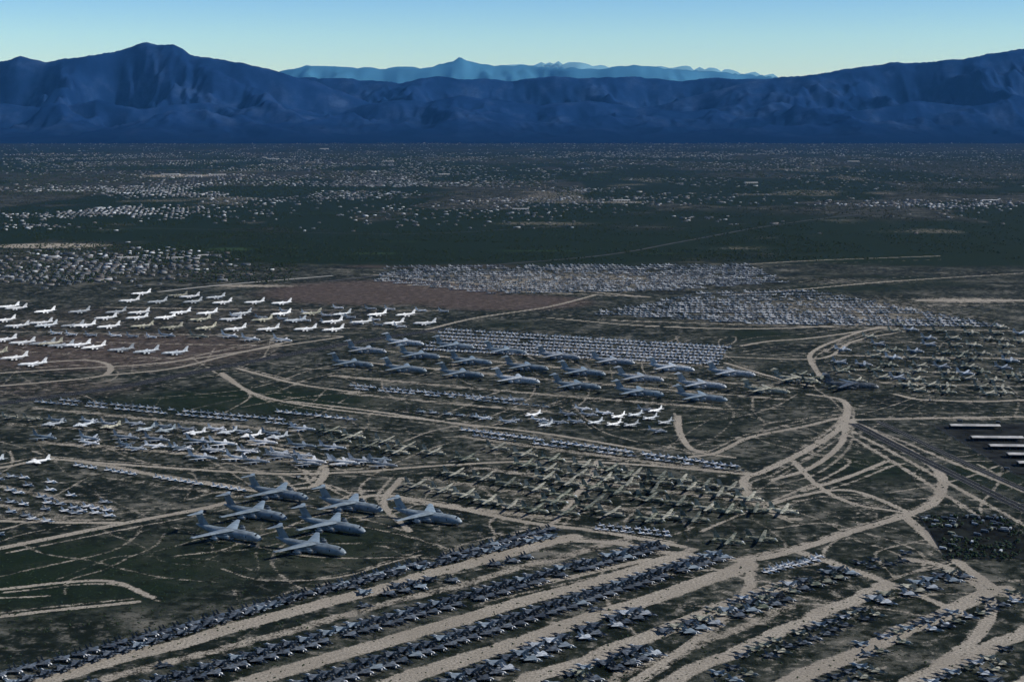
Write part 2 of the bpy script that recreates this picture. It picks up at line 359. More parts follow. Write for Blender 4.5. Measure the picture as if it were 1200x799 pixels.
# ---------------- dense distant lots : merged meshes ----------------
def tile(name,kit_list,items,mats,smooth=False):
    by={}
    for it in items: by.setdefault(it[0],[]).append(it)
    VS=[];LS=[];LT=[];MI=[];off=0
    for ki,its in by.items():
        V=np.array(kit_list[ki].v); fl=kit_list[ki].f; lens=np.array([len(f) for f in fl]); loops=np.concatenate([np.array(f) for f in fl]); mi=np.array(kit_list[ki].m)
        A=np.array([i[1:] for i in its],float); n=len(A)
        c,s=np.cos(A[:,3]),np.sin(A[:,3]); sc=A[:,4][:,None]
        X=(V[None,:,0]*c[:,None]-V[None,:,1]*s[:,None])*sc+A[:,0][:,None]
        Y=(V[None,:,0]*s[:,None]+V[None,:,1]*c[:,None])*sc+A[:,1][:,None]
        Z=V[None,:,2]*sc+A[:,2][:,None]
        VS.append(np.stack([X,Y,Z],-1).reshape(-1,3))
        LS.append((loops[None,:]+(np.arange(n)*len(V))[:,None]+off).reshape(-1))
        LT.append(np.tile(lens,n)); MI.append((mi[None,:]+A[:,5][:,None].astype(int)*(mi[None,:]==0)).reshape(-1)); off+=n*len(V)
    V=np.concatenate(VS);L=np.concatenate(LS);T=np.concatenate(LT);MIa=np.concatenate(MI)
    me=bpy.data.meshes.new(name); me.vertices.add(len(V)); me.vertices.foreach_set('co',V.ravel())
    me.loops.add(len(L)); me.loops.foreach_set('vertex_index',L.astype(np.int32))
    me.polygons.add(len(T)); me.polygons.foreach_set('loop_start',np.concatenate([[0],np.cumsum(T)[:-1]]).astype(np.int32))
    try: me.polygons.foreach_set('loop_total',T.astype(np.int32))
    except Exception: pass
    for m in mats: me.materials.append(m)
    me.polygons.foreach_set('material_index',MIa.astype(np.int32)); me.update(calc_edges=True)
    if smooth: me.shade_smooth()
    o=bpy.data.objects.new(name,me); scene.collection.objects.link(o); return o
def lot(name,rows,sp,skip=.08):
    items=[]
    for p0,p1 in rows:
        a,b=P(*p0),P(*p1); L=np.linalg.norm(b-a); n=int(L/sp)
        hd=random.choice([-40,-45,140])
        for i in range(n):
            if random.random()<skip+.5*(v1(a[0]/60+i*.12,a[1]/90,55)>.78): continue
            p=a+(b-a)*i/n+rng.normal(0,1.2,2)
            items.append((random.choice([0,0,1]),p[0],p[1],.05,math.radians(hd+random.gauss(0,6)),random.uniform(.95,1.3),random.choice([0,0,5,5,5,5,4])))
    tile(name,[kits['single'],kits['twin']],items,[M_silver,M_dark,M_glass,M_dark,M_grey,M_white,M_dgrey])
R1=[]
for k in range(14):
    R1.append(((455-k*2+max(0,k-7)*24,313.5+k*2.4),(880+k*5-max(0,k-9)*35,311+k*2.25)))
lot('distant_stored_fighter_rows',R1,11.5,.05)
R2=[]
for k in range(14):
    R2.append(((820-k*14 if k<9 else 700+(k-9)*45,345+k*2.7),(960+k*17,342+k*3.2)))
lot('distant_stored_attack_jet_rows',R2,11.5,.05)
# ---------------- ground ----------------
def axis(segs):
    out=[]
    for a,b,s in segs: out.append(np.arange(a,b,s))
    return np.concatenate(out)
xs_pos=axis([(0,800,2.5),(800,1400,6),(1400,2400,15),(2400,9000,100),(9000,70001,2000)])
xs=np.concatenate([-xs_pos[1:][::-1],xs_pos])
ys=axis([(-6000,700,500),(700,900,10),(900,1900,2.5),(1900,2800,5),(2800,5000,12),(5000,12000,60),(12000,26000,300),(26000,120001,4000)])
X,Y=np.meshgrid(xs,ys)
ground_shape=X.shape
dirt=np.zeros_like(X,dtype=np.float32); scrub=np.zeros_like(dirt); brown=np.zeros_like(dirt); grass=np.zeros_like(dirt)
def smoothline(pts,n=8):
    p=[np.array(q,float) for q in pts]; p=[2*p[0]-p[1]]+p+[2*p[-1]-p[-2]]; o=[]
    for i in range(1,len(p)-2):
        for k in range(n):
            t=k/n; a,b,c,d=p[i-1:i+3]
            o.append(.5*((2*b)+(-a+c)*t+(2*a-5*b+4*c-d)*t*t+(-a+3*b-3*c+d)*t**3))
    o.append(p[-2]); return np.array(o)
def strokeW(arr,pts,width,soft,val=1.0):
    for a,b in zip(pts[:-1],pts[1:]):
        m=width+soft
        x0,x1=np.searchsorted(xs,[min(a[0],b[0])-m,max(a[0],b[0])+m]); y0,y1=np.searchsorted(ys,[min(a[1],b[1])-m,max(a[1],b[1])+m])
        if x1<=x0 or y1<=y0: continue
        XX=X[y0:y1,x0:x1];YY=Y[y0:y1,x0:x1]; d=b-a; L2=(d*d).sum()+1e-9
        t=np.clip(((XX-a[0])*d[0]+(YY-a[1])*d[1])/L2,0,1)
        D=np.hypot(XX-a[0]-t*d[0],YY-a[1]-t*d[1])
        arr[y0:y1,x0:x1]=np.maximum(arr[y0:y1,x0:x1],val*(1-sstep(width*.5,width*.5+soft,D)))
def stroke(pts,width,soft=6,val=1.0,arr=None):
    strokeW(dirt if arr is None else arr,np.array([P(*q) for q in smoothline(pts,10)]),width,soft,val)
def blob(arr,u,v,ru,rv,val,edge=.5):
    c=P(u,v); cx=P(u+ru,v)-c; ry=abs(P(u,v-rv)[1]-P(u,v+rv)[1])/2
    x0,x1=np.searchsorted(xs,[c[0]-2*cx[0],c[0]+2*cx[0]]); y0,y1=np.searchsorted(ys,[c[1]-2*ry,c[1]+2*ry])
    D=np.hypot((X[y0:y1,x0:x1]-c[0])/cx[0],(Y[y0:y1,x0:x1]-c[1])/ry)
    arr[y0:y1,x0:x1]=np.maximum(arr[y0:y1,x0:x1],val*(1-sstep(1-edge,1+edge,D)))
# lanes either side of fighter rows
for (a,b,off,wd,val) in [((-20,800),(648,622),24,11,1),((130,826),(780,643),-46,7,.64),((130,826),(780,643),26,11,1),((300,832),(852,655),26,12,1),((300,832),(852,655),-40,6,.64),((480,832),(900,675),22,10,.95),((480,832),(860,690),60,6,.62),((640,832),(1010,678),26,8,.9),((790,832),(1140,680),26,10,.92),((940,834),(1215,706),26,8,.9),((1060,836),(1215,768),24,9,.88),((1180,836),(1215,815),20,9,.88)]:
    A,B=P(*a),P(*b); d=(B-A)/np.linalg.norm(B-A); n=np.array([d[1],-d[0]])
    K=[A+(B-A)*i/16+n*(off+random.gauss(0,1.8)) for i in range(17)]
    strokeW(dirt,K,wd,10,val)
for (a,b) in rowsA+[((480,832),(760,722)),((640,825),(930,700)),((790,830),(1130,678)),((940,832),(1205,702))]:
    A,B=P(*a),P(*b); strokeW(dirt,[A,B],22,14,.34)
tracks=[
 ([(948,462),(985,468),(993,483),(980,505),(940,530),(895,552),(872,562),(880,585),(915,605),(935,608)],6),
 ([(990,490),(1035,512),(1085,540),(1105,562),(1095,588),(1060,604),(1000,622),(945,640),(880,655),(800,650),(720,636),(640,632)],7),
 ([(990,488),(940,500),(880,512),(840,530),(810,535)],4),([(992,490),(985,520),(950,548),(905,562)],3.5),
 ([(795,487),(798,510),(815,528),(860,536)],4),([(1060,604),(1110,648),(1165,688),(1210,705)],7),
 ([(1070,602),(1000,575),(940,580),(900,592)],3),([(1040,540),(990,560),(940,575)],3),
 ([(985,492),(1080,490),(1210,488)],5),
 ([(0,642),(70,628),(150,612),(230,597),(270,588)],6),([(0,610),(80,612),(150,612)],3),
 ([(290,520),(340,528),(380,545),(370,568),(330,574)],4),([(0,548),(60,538),(120,545),(200,560),(300,575)],4),
 ([(90,540),(200,548),(330,555),(440,552)],4),([(430,552),(520,545),(640,540),(760,545),(880,556)],4),
 ([(390,598),(440,580),(520,592),(620,612),(700,622),(800,640)],5),([(470,560),(450,590),(480,622)],3),
 ([(0,452),(60,447),(120,440),(128,428),(100,422),(40,425)],6),([(120,440),(200,432),(260,418),(340,400)],5),
 ([(0,437),(80,432),(190,425),(330,405),(400,395)],5),([(260,437),(300,462),(380,478),(520,494),(640,508),(760,528)],4),
 ([(280,432),(350,450),(420,460)],4),([(340,470),(440,482),(560,500)],4),([(850,425),(900,440),(950,452)],5),
 ([(870,405),(900,400),(960,395),(1060,380)],6),([(850,418),(960,420),(1000,400),(1060,388)],4),
 ([(440,322),(520,330),(620,336),(760,348)],8),([(700,345),(640,360),(560,372),(500,386)],6),([(640,372),(760,382),(900,385),(1040,378)],6),
 ([(860,345),(950,338),(1040,330),(1200,320)],6),([(1080,352),(1200,352)],18),
 ([(870,310),(960,305),(1100,300)],6),
 ([(560,700),(650,680),(760,655)],4),([(160,705),(60,715),(0,722)],2.5),([(0,690),(120,680),(180,700)],2.),
 ([(650,612),(690,560),(700,540)],3),([(930,540),(960,570),(1000,590),(1060,600)],3),
 ([(1050,462),(1080,468),(1150,470),(1210,468)],5),([(1040,380),(990,395),(950,415),(960,440)],4),
 ([(1060,655),(1110,665),(1160,700),(1150,740),(1100,780),(1060,800)],5),([(880,655),(870,700),(800,760),(740,800)],4),
 ([(930,645),(990,665),(1060,690),(1130,720)],4)]
for pts,wd in tracks:
    stroke(pts,wd,5,.95)
    off=random.choice([-1,1])*random.uniform(3,6); stroke([(x_+off*1.5,y_+off) for x_,y_ in pts],2,4,.62)
for sh in (-9,17,33): stroke([(990,494+sh*.4),(1050,520+sh*.7),(1110,548+sh),(1220,598+sh*1.6)],3,6,.72)
for k in range(260):   # faint wandering vehicle tracks
    u=random.uniform(-20,1220); v=random.uniform(400,700); a=random.uniform(0,6.28); pts=[(u,v)]
    for s in range(5):
        a+=random.gauss(0,.4); u+=math.cos(a)*60; v+=math.sin(a)*16; pts.append((u,max(395,v)))
    stroke(pts,1.8,3.6,random.uniform(.42,.66))
for k in range(4):
    pts=[(990,488),(965+random.uniform(-40,40),520+random.uniform(-8,15)),(900+random.uniform(-60,150),560+random.uniform(-15,20)),(860+random.uniform(-80,200),600+random.uniform(-10,30))]
    stroke(pts,2.2,4,random.uniform(.5,.7))
for a,b in [((40,478),(350,505)),((0,496),(330,516)),((50,518),(440,546)),((90,553),(290,582)),((0,569),(130,596)),((0,592),(90,610)),((410,461),(640,482)),((540,511),(875,555)),((500,560),(760,600)),((560,548),(900,590)),((450,583),(640,606)),((390,440),(840,478)),((400,422),(920,468)),((440,410),(930,455)),((515,396),(850,420)),((505,408),(845,430)),
            ((0,375),(250,378)),((0,388),(400,394)),((60,399),(340,405)),((0,410),(200,420)),((120,360),(520,364)),((250,380),(520,386)),((980,400),(1210,402)),((980,416),(1210,420)),((980,432),(1210,438)),((1030,448),(1210,452)),((700,375),(1190,388)),((720,362),(1150,372)),((480,334),(760,348)),((460,322),(930,326))]:
    stroke([a,((a[0]+b[0])/2,(a[1]+b[1])/2+1),b],7,14,random.uniform(.48,.66))
# zones
blob(brown,450,342,150,15,.95); blob(brown,590,354,110,10,.85); blob(brown,120,410,230,26,.7); blob(brown,60,455,140,14,.5); blob(brown,520,312,120,3,.8)
blob(brown,200,375,330,25,.45); blob(brown,560,262,120,5,.6); blob(brown,470,190,60,4,.7)
for (u,v,ru,rv,val) in [(60,288,70,3,1),(210,206,50,2,.9),(640,262,90,3,.5),(730,237,40,2,.6),(300,335,60,2,.7),(1140,352,90,4,.65),(900,700,300,60,.38),(700,560,260,40,.34),(1120,490,100,4,.55),(980,520,100,40,.38),(120,590,150,30,.36),(100,700,150,40,.2),(1000,330,120,6,.45),(560,330,150,10,.35),(690,328,250,16,.55),(960,363,230,22,.52),(200,515,200,25,.36)]: blob(dirt,u,v,ru,rv,val,.8)
for (u,v,ru,rv,val) in [(550,285,420,22,1),(180,275,200,9,.8),(1050,280,260,26,1),(820,256,200,12,.7),(120,670,220,50,.6),(300,470,200,18,.6),(1010,545,80,22,.5),(1150,560,60,20,.5),(900,395,60,10,.6),(600,380,60,6,.5),(820,500,100,14,.5),(330,640,200,40,.5),(900,430,60,20,.4),(1000,330,150,14,.5)]: blob(scrub,u,v,ru,rv,val,.6)
for (u,v,ru,rv,val) in [(270,292,34,2.2,.8),(340,290,30,1.2,.55),(440,297,40,1.8,.65),(630,294,70,1.4,.6),(180,268,80,1.3,.5),(780,297,60,1.2,.5),(470,283,50,1.2,.5),(980,304,90,2,.45),(380,250,70,1,.5),(250,318,60,1.6,.5)]: blob(grass,u,v,ru,rv,val,.9)
N=fbm(X/260,Y/260,3,5)-.5
scrub+=(N*.55).astype(np.float32)*(scrub>0.05); dirt+=np.clip(N,0,1).astype(np.float32)*.3
far=(Y>4500); Nf=fbm(X/700,Y/900,4,12); Ng=fbm(X/900+40,Y/1500,4,15)
dirt=np.where(far,np.maximum(dirt,sstep(.62,.76,Nf)*.5),dirt); scrub=np.where(far,np.maximum(scrub,sstep(.57,.49,Ng)*1.0),scrub)
Z=np.zeros_like(X)
me=bpy.data.meshes.new('desert_ground'); nv=X.size; me.vertices.add(nv)
me.vertices.foreach_set('co',np.stack([X,Y,Z],-1).ravel())
ny,nx=ground_shape; idx=np.arange(nv).reshape(ny,nx)
q=np.stack([idx[:-1,:-1],idx[:-1,1:],idx[1:,1:],idx[1:,:-1]],-1).reshape(-1)
me.loops.add(len(q)); me.loops.foreach_set('vertex_index',q.astype(np.int32)); nf=len(q)//4
me.polygons.add(nf); me.polygons.foreach_set('loop_start',(np.arange(nf)*4).astype(np.int32))
try: me.polygons.foreach_set('loop_total',np.full(nf,4,np.int32))
except Exception: pass
me.update(calc_edges=True)
at=me.attributes.new('zone','FLOAT_COLOR','POINT'); at.data.foreach_set('color',np.stack([dirt,scrub,brown,grass],-1).astype(np.float32).ravel())
go=bpy.data.objects.new('desert_ground',me); scene.collection.objects.link(go)
m,nt,b=newmat('desert_soil'); q=NB(nt)
g=q.n('ShaderNodeNewGeometry'); pos=g.outputs['Position']; av=q.n('ShaderNodeAttribute',attribute_name='zone'); sx=q.n('ShaderNodeSeparateColor'); q.l(av.outputs['Color'],sx.inputs[0])
sep=q.n('ShaderNodeSeparateXYZ'); q.l(pos,sep.inputs[0])
nA=q.noise(pos,.012,8,.62,.4); nB=q.noise(pos,.07,7,.7,.3); nC=q.noise(pos,.45,5,.7)
base=q.ramp(nA,[(.34,(.004,.007,.005)),(.46,(.012,.017,.012)),(.56,(.036,.041,.033)),(.68,(.13,.126,.108))])
base=q.mix(q.mr(nB,.515,.66,0,.85),base,(.135,.131,.114)); base=q.mix(q.mr(nB,.50,.41,0,.92),base,(.004,.0075,.0045))
sf=q.mr(q.math('ADD',sx.outputs[1],q.math('MULTIPLY',q.math('SUBTRACT',nB,.5),1.3)),.25,.75)
gcol=q.ramp(nC,[(.35,(.003,.008,.004)),(.6,(.010,.021,.009)),(.8,(.030,.042,.020))])
bf=q.mr(q.math('ADD',sx.outputs[2],q.math('MULTIPLY',q.math('SUBTRACT',nB,.5),1.2)),.3,.8,0,.85)
bcol=q.ramp(nB,[(.3,(.035,.027,.024)),(.55,(.082,.063,.055)),(.75,(.18,.15,.135))])
c=q.mix(bf,base,bcol); c=q.mix(sf,c,gcol)
c=q.mix(q.mr(q.math('ADD',av.outputs['Alpha'],q.math('MULTIPLY',q.math('SUBTRACT',nB,.5),1.6)),.35,.8,0,.8),c,(.034,.062,.024))
df=q.mr(q.math('ADD',sx.outputs[0],q.math('ADD',q.math('MULTIPLY',q.math('SUBTRACT',nB,.5),1.3),q.math('MULTIPLY',q.math('SUBTRACT',nC,.5),.8))),.44,.76)
dcol=q.mix(q.mr(nC,.3,.7),(.15,.136,.115),(.44,.40,.34)); dcol=q.mix(q.mr(nA,.38,.62,0,.5),dcol,(.21,.187,.155))
c=q.mix(df,c,dcol)
fy=q.mr(sep.outputs[1],5500,18000,0,.7,False)  # distance haze painted into the soil colour, stronger with world Y
far_haze=q.ramp(q.noise(pos,.004,8,.75),[(.40,(.002,.007,.006)),(.54,(.007,.014,.014)),(.70,(.032,.037,.042))])
c=q.mix(fy,c,far_haze); c=q.mix(q.mr(sep.outputs[1],15000,28000,0,.8),c,(.003,.008,.016)); q.l(c,b.inputs['Base Color']); b.inputs['Roughness'].default_value=.95; spec(b,.08)  # far plain also fades to painted haze blue
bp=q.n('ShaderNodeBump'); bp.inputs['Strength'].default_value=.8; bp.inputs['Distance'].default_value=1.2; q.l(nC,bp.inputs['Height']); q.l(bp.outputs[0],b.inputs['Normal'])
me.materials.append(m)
# ---------------- paved roads ----------------
M_asph=flat('asphalt',(.018,.020,.023),.9,.08,.4,.12); M_line=flat('road_paint',(.5,.5,.46),.7); M_conc=flat('pale_concrete',(.34,.33,.31),.85,.05,.25)
def ribbon(name,pts,width,z,mat,world=False):
    p=np.array([P(*q) for q in smoothline(pts,8)]) if not world else pts
    d=np.gradient(p,axis=0); d/=np.linalg.norm(d,axis=1)[:,None]; n=np.stack([-d[:,1],d[:,0]],-1)
    vs=[(*(a+s*b*width/2),z) for a,b in zip(p,n) for s in (1,-1)]
    fs=[(2*i,2*i+1,2*i+3,2*i+2) for i in range(len(p)-1)]
    me=bpy.data.meshes.new(name); me.from_pydata(vs,[],fs); me.materials.append(mat)
    o=bpy.data.objects.new(name,me); scene.collection.objects.link(o); return o,p
def road(name,pts,width):
    o,p=ribbon(name,pts,width,.12,M_asph); l,_=ribbon('centre_line',p,.2,.14,M_line,True); l.parent=o
    for s in (1,-1):
        d=np.gradient(p,axis=0); d/=np.linalg.norm(d,axis=1)[:,None]; n=np.stack([-d[:,1],d[:,0]],-1)
        e,_=ribbon('edge_line',p+s*n*(width/2-.6),.15,.14,M_line,True); e.parent=o
    return p
road('tow_road',[(-40,478),(130,455),(250,432),(400,404),(520,385)],24)
pr=road('perimeter_road',[(1000,496),(1050,522),(1110,552),(1215,604)],15)
pr2=road('perimeter_road',[(1030,494),(1075,516),(1130,542),(1215,580)],11)
ribbon('concrete_apron',[(185,342),(260,334),(390,323)],11,.1,M_conc)
ribbon('highway',[(380,330),(520,315),(700,300),(800,283),(900,265),(1020,250),(1200,236)],11,.1,flat('worn_asphalt',(.06,.06,.065),.8,.02,.3,.1))
ribbon('highway',[(-20,262),(200,268),(480,274),(700,262)],9,.1,flat('worn_asphalt_b',(.04,.04,.045),.8,.02,.3,.1))
def pad(name,c,mat,z=.1):
    me=bpy.data.meshes.new(name); me.from_pydata([(*P(*p),z) for p in c],[],[(0,1,2,3)]); me.materials.append(mat); o=bpy.data.objects.new(name,me); scene.collection.objects.link(o)
pad('paved_storage_yard',[(1076,604),(1175,604),(1225,655),(1108,655)],flat('dark_oily_asphalt',(.009,.011,.010),.95,.06,.8,.05))
pad('paved_storage_yard',[(1092,498),(1230,496),(1290,560),(1190,556)],flat('dark_yard_surface',(.016,.018,.018),.95,.04,.7,.05))
def fence(pts,world=False):
    k=Kit()
    p=pts if world else np.array([P(*q) for q in pts])
    for a,b in zip(p[:-1],p[1:]):
        L=np.linalg.norm(b-a); n=max(1,int(L/6)); d=(b-a)/L; nn=np.array([-d[1],d[0]])*.05
        for i in range(n):
            c_=a+(b-a)*i/n; k.box(c_[0]-.1,c_[0]+.1,c_[1]-.1,c_[1]+.1,0,2.4,0)
        for z in (.9,2.2):
            vs=[(*(a+nn),z),(*(b+nn),z),(*(b-nn),z),(*(a-nn),z),(*(a+nn),z+.1),(*(b+nn),z+.1),(*(b-nn),z+.1),(*(a-nn),z+.1)]
            k.add(vs,[(0,1,5,4),(1,2,6,5),(2,3,7,6),(3,0,4,7),(4,5,6,7),(3,2,1,0)],0)
    me=k.mesh('perimeter_fence_mesh',[M_dgrey],False); o=bpy.data.objects.new('perimeter_fence',me); scene.collection.objects.link(o)
fence([(1076,603),(1176,603),(1228,656),(1107,656),(1076,603)]); fence([(1090,497),(1230,495)]); fence([(1090,497),(1190,557),(1250,580)])
fence(pr[::4]+np.array([12,12.]),True)
# ---------------- houses ----------------
def house(L,W,hw,hr,hip):
    k=Kit(); k.box(-L/2,L/2,-W/2,W/2,0,hw,0); o=.6; r=L/2-(W/2 if hip else 0)
    vs=[(-L/2-o,-W/2-o,hw+.01),(L/2+o,-W/2-o,hw+.01),(L/2+o,W/2+o,hw+.01),(-L/2-o,W/2+o,hw+.01),(-r,0,hw+hr),(r,0,hw+hr)]
    k.add(vs,[(0,1,5,4),(1,2,5),(2,3,4,5),(3,0,4),(3,2,1,0)],1)
    for x in (-L*.3,0,L*.3): k.box(x-.9,x+.9,-W/2-.05,-W/2+.02,.9,2.2,2)
    return k
hk=[house(16,10,3,2,True),house(13,9,3,1.6,False),house(21,9,3.2,1.8,True),house(30,18,5,1.2,False)]
hk_flat=[]
for k in hk:
    for c in range(3):
        j=Kit(); j.v=k.v; j.f=k.f; j.m=[{0:0,1:1+c,2:4}[a] for a in k.m]; hk_flat.append(j)
Mh=[flat('stucco_wall',(.26,.25,.24),.9,.1),flat('white_coated_roof',(.48,.51,.54),.6,.004,.6),flat('tile_roof',(.13,.115,.11),.8,.05),flat('shingle_roof',(.09,.105,.12),.9,.05),M_glass]
hb=[(225,226,230,9,2600,.36),(90,248,120,7,1300,.5),(110,312,110,14,560,.2),(190,300,60,6,80,.5),(600,230,190,9,1100,.25),(330,196,260,12,2600,.25),(700,182,420,11,3400,.25),(1090,240,110,5,450,.4),(950,182,260,10,1600,.3),(500,168,600,4,2400,.2),(420,215,160,8,1500,.35),(130,185,200,10,2000,.25),(60,325,60,9,130,.15),(820,205,300,16,1400,.2),(600,248,400,16,500,.2),(40,265,60,4,60,.5)]
items=[];used=set()
rot=math.radians(12)
for u,v,ru,rv,n,wh in hb:
    for i in range(n):
        uu=random.gauss(u,ru*.6) ; vv=random.gauss(v,rv*.6)
        if vv<161 or vv>340: continue
        p=P(uu,vv); dd=p[1]
        if dd>5500 and v1(p[0]/420,p[1]/650,77)+random.gauss(0,.07)<.42: continue
        gx,gy=(22,40) if dd<9000 else (28,56)
        a=p[0]*math.cos(rot)+p[1]*math.sin(rot); bb=-p[0]*math.sin(rot)+p[1]*math.cos(rot)
        a=round(a/gx)*gx; bb=round(bb/gy)*gy
        if (a,bb) in used: continue
        used.add((a,bb)); x=a*math.cos(rot)-bb*math.sin(rot); y=a*math.sin(rot)+bb*math.cos(rot)
        c=0 if random.random()<wh else random.choice([1,2,2]); s=random.choice([0,0,1,1,2]) if random.random()<.95 else 3
        items.append((s*3+c,x+random.gauss(0,3),y+random.gauss(0,4),.02,rot+random.choice([0,0,math.pi/2,math.pi])+random.gauss(0,.1),random.uniform(.7,1.1),0))
tile('distant_suburb_houses',hk_flat,items,Mh)
# large warehouses
wk=Kit(); wk.box(-60,60,-22,22,0,9,0); wk.add([(-61,-23,9.02),(61,-23,9.02),(61,23,9.02),(-61,23,9.02),(-61,0,11.5),(61,0,11.5)],[(0,1,5,4),(2,3,4,5),(1,2,5),(3,0,4)],1)
for x in range(-50,51,20): wk.box(x-4,x+4,-22.1,-21.9,0,6,2)
wm=wk.mesh('warehouse_mesh',[flat('warehouse_wall',(.36,.35,.33),.8),flat('warehouse_roof',(.4,.4,.4),.6,.05),M_dark],False)
for p,r,s in [((200,206),.1,1.1),((228,207),.1,.8),((255,206),.2,1.0),((728,236),.1,.7),((150,303),.3,.5),((205,303),.2,.4),((1160,236),0,.7),((320,187),0,1.0),((610,246),0,.6),((455,190),0,.9),((240,300),.2,.4),((520,205),.2,.7),((880,215),.2,.7),((380,175),.2,1.0),((1000,190),.1,.9)]:
    o=bpy.data.objects.new('warehouse',wm); scene.collection.objects.link(o); a=P(*p); o.location=(a[0],a[1],.02); o.rotation_euler=(0,0,r); o.scale=(s,s,s)
# aircraft shelters (open sheds)
sk=Kit(); sk.add([(-34,-7,4.6),(34,-7,4.6),(34,7,4.6),(-34,7,4.6),(-34,0,5.8),(34,0,5.8)],[(0,1,5,4),(2,3,4,5),(0,3,2,1)],0)
sk.add([(-34,-7,4.6),(-34,7,4.6),(-34,0,5.8),(34,-7,4.6),(34,7,4.6),(34,0,5.8)],[(0,2,1),(3,4,5)],0)
for x in range(-32,33,8):
    for y in (-6.4,6.4): sk.box(x-.2,x+.2,y-.2,y+.2,0,4.55,1)
sk.box(-33,33,5.5,6.1,0,3.4,1)
sm=sk.mesh('open_shed_mesh',[flat('shed_roof_metal',(.36,.355,.35),.5,.1,.4),M_dark],False)
for p in [(1142,502),(1168,516),(1190,526),(1212,536),(1225,546)]:
    o=bpy.data.objects.new('open_storage_shed',sm); scene.collection.objects.link(o); a=P(*p); o.location=(a[0],a[1],.12); o.rotation_euler=(0,0,-.04); o.scale=(.95,.95,1)
# trucks & ground equipment
ck=Kit(); ck.box(1.6,3.6,-1.1,1.1,.7,2.1,0); ck.box(1.7,3.0,-1.05,1.05,2.1,2.75,2); ck.box(1.6,2.9,-1.1,1.1,2.75,2.85,0); ck.box(-4,1.4,-1.2,1.2,.9,1.15,1); ck.box(-4,1.4,-1.2,1.2,1.15,3.0,0)
for x in (2.6,-2.2,-3.2):
    for y in (-1,1): ck.wheel(x,y,.5,.35)
cm=[ck.mesh('box_truck_mesh',[m_,M_dark,M_glass],False) for m_ in (M_silver,M_dgrey,M_dgrey,M_camo,M_dgrey)]
spots=[(1082+random.random()*95,606+random.random()*12) for _ in range(34)]+[(1105+random.random()*80,620+random.random()*30) for _ in range(22)]
spots+=[(560,556),(800,612),(788,606),(1090,470),(1125,494),(1170,496),(350,560),(640,622),(1180,550),(1195,545)]
for p in spots:
    o=bpy.data.objects.new('box_truck',random.choice(cm)); scene.collection.objects.link(o); a=P(*p); o.location=(a[0],a[1],.12); o.rotation_euler=(0,0,random.choice([-.5,1.07])+random.gauss(0,.1)); sc_=random.uniform(.7,1); o.scale=(sc_,sc_,sc_)
# ---------------- vegetation ----------------
def ico():
    t=(1+5**.5)/2; v=np.array([(-1,t,0),(1,t,0),(-1,-t,0),(1,-t,0),(0,-1,t),(0,1,t),(0,-1,-t),(0,1,-t),(t,0,-1),(t,0,1),(-t,0,-1),(-t,0,1)],float); v/=np.linalg.norm(v[0])
    f=[(0,11,5),(0,5,1),(0,1,7),(0,7,10),(0,10,11),(1,5,9),(5,11,4),(11,10,2),(10,7,6),(7,1,8),(3,9,4),(3,4,2),(3,2,6),(3,6,8),(3,8,9),(4,9,5),(2,4,11),(6,2,10),(8,6,7),(9,8,1)]
    return v,f
iv,if_=ico()
def treekit(n,trunk=True):
    k=Kit()
    if trunk:
        a=[(.25*math.cos(t),.25*math.sin(t),0) for t in (0,2.1,4.2)]; b=[(.12*math.cos(t),.12*math.sin(t),2.2) for t in (0,2.1,4.2)]
        k.add(a+b,[(0,1,4,3),(1,2,5,4),(2,0,3,5)],1)
        for t in (0.5,2.6,4.6): k.add([(0,0,1.6),(.12,0,1.6),(1.3*math.cos(t),1.3*math.sin(t),3.2)],[(0,1,2)],1)
    for i in range(n):
        r=random.uniform(.9,1.7); c=np.array([random.gauss(0,1.3),random.gauss(0,1.3),random.uniform(2.2,4.2) if trunk else .5])
        vv=iv*np.array([r,r,r*.75])*rng.uniform(.6,1.25,(12,1))+c; k.add(vv,if_,0 if i%3 else 2)
    return k
tks=[treekit(6),treekit(5),treekit(4),treekit(2,False),treekit(1,False)]
def leafmat(n,c1,c2):
    m,nt,b=newmat(n); q=NB(nt); g=q.n('ShaderNodeNewGeometry'); nn=q.noise(g.outputs['Position'],.03,3)
    q.l(q.mix(q.mr(nn,.35,.65),c1,c2),b.inputs['Base Color']); b.inputs['Roughness'].default_value=.9; spec(b,.2); return m
Mleaf=leafmat('desert_foliage',(.008,.021,.008),(.022,.040,.017)); Mleaf2=leafmat('desert_foliage_pale',(.028,.046,.022),(.015,.028,.012)); Mbark=flat('bark',(.09,.07,.05),.9)
def veg(name,regions,kinds,smin,smax,keep=None):
    it=[]
    for u,v,ru,rv,n in regions:
        for i in range(n):
            uu=u+random.uniform(-ru,ru) ; vv=v+random.uniform(-rv,rv)
            p=P(uu,vv)
            if keep is not None and not keep(p): continue
            sc=random.uniform(smin,smax)*(1 if p[1]<9000 else 1.3)
            it.append((random.choice(kinds),p[0],p[1],0,random.uniform(0,6.28),sc,0))
    tile(name,tks,it,[Mleaf,Mbark,Mleaf2])
veg('distant_mesquite_trees',[(500,285,460,22,6500),(1050,275,220,30,3200),(150,310,200,22,3000),(500,240,600,18,8000),(150,270,200,10,1400)],[0,1,2],.6,1.5,lambda p:v1(p[0]/130,p[1]/130,3)>.40)
veg('far_plain_trees',[(600,205,650,24,24000),(600,182,650,16,16000)],[3,4,3],1.2,3.0,lambda p:v1(p[0]/420,p[1]/700,9)>.30)
veg('yard_mesquite_trees',[(1150,645,45,12,120),(1120,612,40,8,30),(1190,620,20,10,30)],[0,1,2],.5,1.1)
veg('desert_scrub',[(600,600,650,200,4200),(600,420,650,70,3500),(1000,540,220,60,900),(120,680,180,60,700)],[3,4,4],.2,.6)
